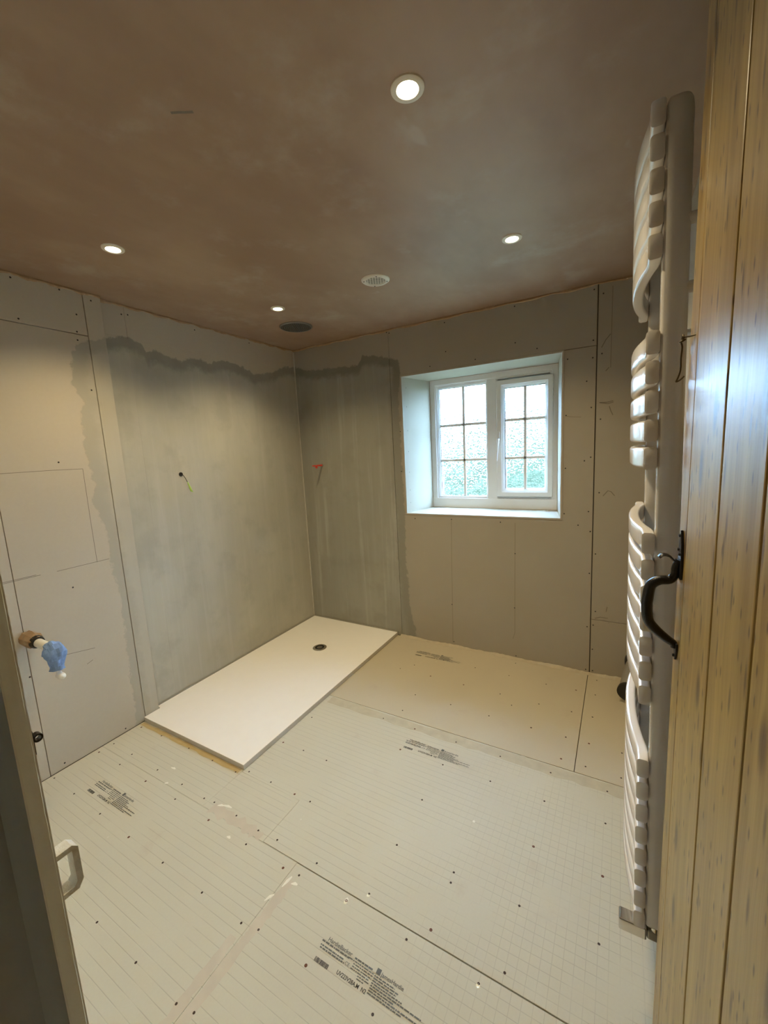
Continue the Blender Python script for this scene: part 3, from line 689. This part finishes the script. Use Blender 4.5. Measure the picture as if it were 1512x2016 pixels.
# ------------------------------------------------------------------ towel radiator
RA = empty('towel_radiator', (2.574, -1.535, 0), 'tall white towel radiator with curved bars beside the pine door', 'radiator')
RA.rotation_euler = (0, -.0165, 0)
def upright(y):
    # D-shaped upright, rounded towards the near and far sides
    z0, z1 = .305, 2.178; m = MB(); prof = []
    for i in range(13):
        a = -PI/2 + PI*i/12; prof.append((.010+.036*.5*(1+math.sin(a)), .0))
    prof = [(0, -.019), (.004, -.0215), (.026, -.021), (.038, -.016), (.045, -.007), (.046, 0), (.045, .007), (.038, .016), (.026, .021), (.004, .0215), (0, .019), (-.0015, 0)]
    n = len(prof)
    lev = [(z0, .35), (z0+.004, .8), (z0+.012, 1)] + [(z1-.030, 1), (z1-.014, .93), (z1-.005, .75), (z1, .35)]
    for z, sc in lev:
        for a, b2 in prof: m.v.append((.023+(a-.023)*sc, y+b2*sc, z))
    for i in range(len(lev)-1):
        for k in range(n):
            l = (k+1) % n; m.f.append((i*n+k, i*n+l, (i+1)*n+l, (i+1)*n+k)); m.mi.append(0)
    m.f.append(tuple(range(n))[::-1]); m.f.append(tuple((len(lev)-1)*n+k for k in range(n))); m.mi += [0, 0]
    return m.build('upright', M_enamel, RA, smooth=True)
upright(-.235); upright(.235)
def rbar():
    m = MB(); sec = []
    hx, hz, rr = .0125, .0235, .007
    for (sx, sz, a0) in ((1, 1, 0), (-1, 1, 90), (-1, -1, 180), (1, -1, 270)):
        for k in range(4):
            a = math.radians(a0+30*k); sec.append((sx*(hx-rr)+rr*math.cos(a), sz*(hz-rr)+rr*math.sin(a)))
    n = len(sec); N = 26
    st = []
    for i in range(N+1):
        t = -1+2*i/N
        y = .262*t; bulge = .021*(1-min(1, abs(t)/.80)**2.2) if abs(t) < .8 else 0
        st.append((y, -.0135-bulge, 1.0))
    st = [(-.2635, -.0135, .78)] + st + [(.2635, -.0135, .78)]
    for (y, x, sc) in st:
        for a, b2 in sec: m.v.append((x+a*sc, y, b2*sc))
    for i in range(len(st)-1):
        for k in range(n):
            l = (k+1) % n; m.f.append((i*n+k, i*n+l, (i+1)*n+l, (i+1)*n+k)); m.mi.append(0)
    m.f.append(tuple(range(n))); m.f.append(tuple((len(st)-1)*n+k for k in range(n))); m.mi += [0, 0]
    return m.build('rail', M_enamel, RA, smooth=True)
zs = [2.148-.0595*i for i in range(5)] + [1.727-.0595*i for i in range(5)] + [1.304-.0602*i for i in range(7)] + [.754-.0606*i for i in range(8)]
b0 = rbar(); b0.location = (0, 0, zs[0])
for z in zs[1:]:
    q = b0.copy(); C.objects.link(q); q.location = (0, 0, z)
for z in (1.955, 1.828, 1.0, .712):
    for y in (-.235, .235):
        m = MB().lathe([(0, .035), (.0115, .035), (.0115, .066), (.0115, .142 if z < 1.3 else .155), (0, .142 if z < 1.3 else .155)], (0, y, z), 'x', 14)
        m.lathe([(.0115, .060), (.015, .060), (.015, .068), (.0115, .068)], (0, y, z), 'x', 14)
        m.build('wall_bracket', M_enamel, RA, smooth=True)
va = MB().box((-.058, -.256, .268), (.004, -.220, .302)).build('valve', M_chrome, RA, bevel=.004, segs=3)
MB().lathe([(.0, -.0), (.015, 0), (.016, .004), (.016, .024), (.013, .030)], (.023, -.235, .285), 'z', 20).build('valve_nut', M_chrome, va, smooth=True)
MB().box((.004, -.252, .270), (.042, -.222, .298)).build('valve_body', M_steel, va, bevel=.005, segs=3)
MB().tube([(.040, -.237, .284), (.150, -.237, .284)], .0075, 12).build('tail_pipe', M_chrome, va)

# ------------------------------------------------------------------ open plank door
E = Vector((2.583, -1.9005, 0)); Hn = Vector((2.646, -2.68, 0))
dv = Hn - E; ang = math.atan2(dv.y, dv.x); DL = dv.length
DO = empty('door_1', E, 'open ledged pine plank door with black iron latch', 'door', kind='structure'); DO.rotation_euler = (0, 0, ang)
Z0 = .012
cuts = [0, .0545, .2275, .3777, .530, .660, DL]
for i in range(6):
    gp = .0004 if i == 0 else .0028; gq = .0004 if i == 1 else .0028
    a, b2 = cuts[i]+(gq if i else 0), cuts[i+1]-gp
    MB().box((a, 0, Z0), (b2, .026, DH-.02)).build('plank', M_pine, DO, bevel=.0022)
MB().box((.01, .010, Z0+.005), (DL-.01, .020, DH-.025)).build('tongue', M_dark, DO)
# thumb latch; local -y points into the room
lt = MB()
lt.prism([(.020, 1.270), (.044, 1.270), (.046, 1.300), (.043, 1.335), (.034, 1.362), (.030, 1.362), (.022, 1.335), (.019, 1.300)], -.0045, -.0003, lambda a, b3, h: (a, h, b3))
la = lt.build('thumb_latch', M_iron, DO, bevel=.0012)
gr = [(.031, -.004, 1.305), (.031, -.009, 1.290), (.031, -.010, 1.276), (.031, -.017, 1.266), (.031, -.034, 1.263), (.031, -.047, 1.252), (.031, -.051, 1.230), (.031, -.052, 1.204), (.031, -.048, 1.180), (.031, -.034, 1.162), (.031, -.018, 1.148), (.031, -.006, 1.139), (.031, -.004, 1.132)]
def smooth_pts(P, n=4):
    P = [Vector(p) for p in P]; out = []
    for i in range(len(P)-1):
        a, b3, c3, d = P[max(i-1, 0)], P[i], P[i+1], P[min(i+2, len(P)-1)]
        for k in range(n):
            t = k/n; out.append(.5*((2*b3)+(c3-a)*t+(2*a-5*b3+4*c3-d)*t*t+(3*b3-a-3*c3+d)*t*t*t))
    return out+[P[-1]]
sg = smooth_pts(gr); nn = len(sg)
rad = [.0068+.0030*math.sin(PI*min(1, max(0, (i-6)/(nn-10)))) for i in range(nn)]
MB().tube(sg, rad, 10, flat=1.0, upv=(1, 0, 0)).build('grip', M_iron, la, smooth=True)
MB().prism([(.021, 1.142), (.041, 1.142), (.041, 1.128), (.034, 1.108), (.030, 1.106), (.022, 1.126)], -.004, -.0003, lambda a, b3, h: (a, h, b3)).build('lower_plate', M_iron, la, bevel=.001)
MB().tube(smooth_pts([(.031, -.001, 1.300), (.031, -.012, 1.304), (.031, -.020, 1.312), (.031, -.030, 1.314), (.031, -.036, 1.309)]), [.006]*5+[.0075]*4+[.009]*4+[.010]*4, 10, flat=.28, upv=(1, 0, 0)).build('thumb_piece', M_iron, la, smooth=True)
for x, z in ((.032, 1.352), (.027, 1.325), (.038, 1.318), (.032, 1.116)):
    MB().lathe([(0, -.0075), (.0028, -.007), (.0034, -.004)], (x, 0, z), 'y', 10).build('rivet', M_black, la)
# cabin hook hanging from a screw eye
hk = MB().tube(smooth_pts([(.040, .001, 1.703), (.030, -.006, 1.703), (.020, -.010, 1.705)] + [(.014+.0055*math.cos(a), -.0135, 1.7045+.0055*math.sin(a)) for a in [0, 1.2, 2.4, 3.6, 4.8, 6.0]], 3), .0014, 8, upv=(0, 1, 0)).build('cabin_hook', M_wire, DO, smooth=True)
hp = [(.013+.0045*math.cos(a), -.0135+.004*math.sin(a), 1.700+.002*math.sin(a*1.0)) for a in (2.6, 1.6, .6, -.6, -1.6, -2.6)] + [(.012, -.0135, 1.690), (.0125, -.0145, 1.670), (.013, -.0145, 1.650), (.012, -.018, 1.636), (.010, -.0195, 1.631), (.006, -.013, 1.634), (.002, -.007, 1.640)]
MB().tube(smooth_pts(hp, 3), .0015, 8, upv=(0, 1, 0)).build('hook_arm', M_wire, hk, smooth=True)

# ------------------------------------------------------------------ pipes and stubs
wp = empty('waste_pipe', (P0, -2.11, .74), 'white waste pipe stub with brown tape sticking out of left wall', 'pipe'); off = (P0, -2.11, .74)
MB().tube([(P0, -2.11, .742), (.20, -2.11, .738), (.285, -2.108, .734)], .020, 18).build('pipe', M_white, wp, off, smooth=True)
rnd = random.Random(3); m = MB(); st = []
pts = [(P0+.002, .030), (.06, .036), (.09, .038), (.12, .034), (.145, .030), (.165, .024)]
for x, rr in pts:
    st.append([(x, -2.11+(rr*(.85+.3*rnd.random()))*math.cos(2*PI*k/9), .742+(rr*(.85+.3*rnd.random()))*math.sin(2*PI*k/9)) for k in range(9)])
for i in range(5):
    for k in range(9): l = (k+1) % 9; m.face((st[i][k], st[i][l], st[i+1][l], st[i+1][k]))
m.face(st[-1]); m.face(st[0][::-1])
m.build('tape_wrap', M_brown, wp, off)
MB().tube([(.146, -2.11, .740), (.168, -2.11, .740)], [.031, .0255], 14).build('black_band', M_black, wp, off)
# blue rag stuffed round the end of the pipe
m = MB(); rnd = random.Random(11); N = 48; rows = []
prof = [(.322, .741, .023, .023), (.326, .741, .031, .029), (.335, .742, .039, .036), (.352, .742, .045, .043), (.368, .736, .048, .047), (.379, .725, .049, .049), (.385, .712, .047, .048), (.386, .698, .044, .045), (.385, .684, .040, .041), (.383, .668, .035, .037), (.380, .650, .031, .034), (.378, .634, .031, .034), (.378, .624, .033, .035), (.378, .621, .020, .020)]
axes = [0, .05, .12, .35, .65, .95, 1.2, 1.35, 1.45, 1.52, 1.56, 1.57, 1.57, 1.57]
for q, ((x, z, a, b3), th) in enumerate(zip(prof, axes)):
    row = []
    for k in range(N):
        g = 2*PI*k/N
        fo = 1 + .10*math.sin(3*g+q*.9) + .07*math.sin(7*g-q*1.3) + .05*abs(math.sin(5*g+q*.6)) + .03*rnd.uniform(-1, 1)
        ly, ln = a*fo*math.cos(g), b3*fo*math.sin(g)
        row.append((.275+(x+ln*math.sin(th)-.325)*.78, -2.108+ly*.80, .733+(z+ln*math.cos(th)-.735)*.80))
    rows.append(row)
for i in range(len(rows)-1):
    for k in range(N): l = (k+1) % N; m.face((rows[i][k], rows[i][l], rows[i+1][l], rows[i+1][k]))
m.face(rows[0][::-1]); m.face(rows[-1])
o = m.build('rag', M_rag, None, smooth=True); tag(o, 'crumpled blue rag wrapped over the end of white waste pipe', 'rag')
for v in o.data.vertices: v.co -= Vector((.30, -2.108, .70))
o.location = (.30, -2.108, .70)
off = (.32, -2.106, .616)
cp = empty('capped_pipe', off, 'white round pipe cap just below the blue rag', 'pipe cap')
MB().tube([(.316, -2.108, .650), (.316, -2.107, .632), (.322, -2.106, .618)], .010, 14).build('pipe', M_white, cp, off, smooth=True)
MB().lathe([(0, .028), (.008, .027), (.0135, .022), (.015, .015), (.015, -.010), (.013, -.015), (0, -.017)], (.326, -2.106, .614), 'x', 20).build('cap', M_white, cp, off, smooth=True)

cb = empty('cable_stub', (0, -1.185, 1.453), 'short black wire with green taped end poking from tanked left wall', 'cable'); off = (0, -1.185, 1.453)
MB().lathe([(0, .002), (.006, .002), (.012, .005), (.0135, .003), (.014, 0)], off, 'x', 20).build('grommet', M_black, cb, off, smooth=True)
MB().tube(smooth_pts([(.001, -1.185, 1.453), (.025, -1.187, 1.448), (.050, -1.189, 1.425), (.068, -1.189, 1.398)]), .0022, 8).build('wire', M_black, cb, off, smooth=True)
MB().tube(smooth_pts([(.066, -1.189, 1.402), (.075, -1.189, 1.386), (.092, -1.189, 1.352), (.097, -1.188, 1.344), (.104, -1.186, 1.341)]), [.0035]*3+[.006]*3+[.0085]*3+[.008]*3+[.004]*5, 10, flat=.7).build('green_tip', M_green, cb, off, smooth=True)
rp = empty('red_plug', (.225, 0, 1.440), 'thin red plug sticking out of the tanked window wall', 'plug'); off = (.225, 0, 1.440)
MB().tube([(.225, 0, 1.440), (.225, -.06, 1.440), (.225, -.095, 1.440), (.225, -.128, 1.441)], [.008, .0075, .006, .005], 12).build('stem', M_red, rp, off, smooth=True)
MB().box((.219, -.088, 1.418), (.231, -.070, 1.440)).build('tab', M_red, rp, off, bevel=.002)
MB().lathe([(.0, -.004), (.012, -.004), (.013, 0)], (.225, 0, 1.440), 'y', 16).build('collar', M_grey, rp, off)

so = empty('soil_pipe', (2.62, 0, .15), 'grey soil pipe with black seals low in the right corner behind radiator', 'pipe'); off = (2.62, 0, .15)
MB().tube([(2.610, -.002, .150), (2.582, -.14, .112), (2.562, -.272, .080)], .055, 24, caps=False).build('pipe', M_grey, so, off, smooth=True)
MB().lathe([(.056, -.052), (.066, -.050), (.069, -.040), (.069, -.014), (.066, -.002)], (2.607, 0, .150), 'y', 28).build('wall_collar', M_black, so, off, smooth=True)
a = MB().tube([(2.5635, -.262, .083), (2.5605, -.284, .078)], [.060, .062], 24); a.build('end_seal', M_black, so, off, smooth=True)
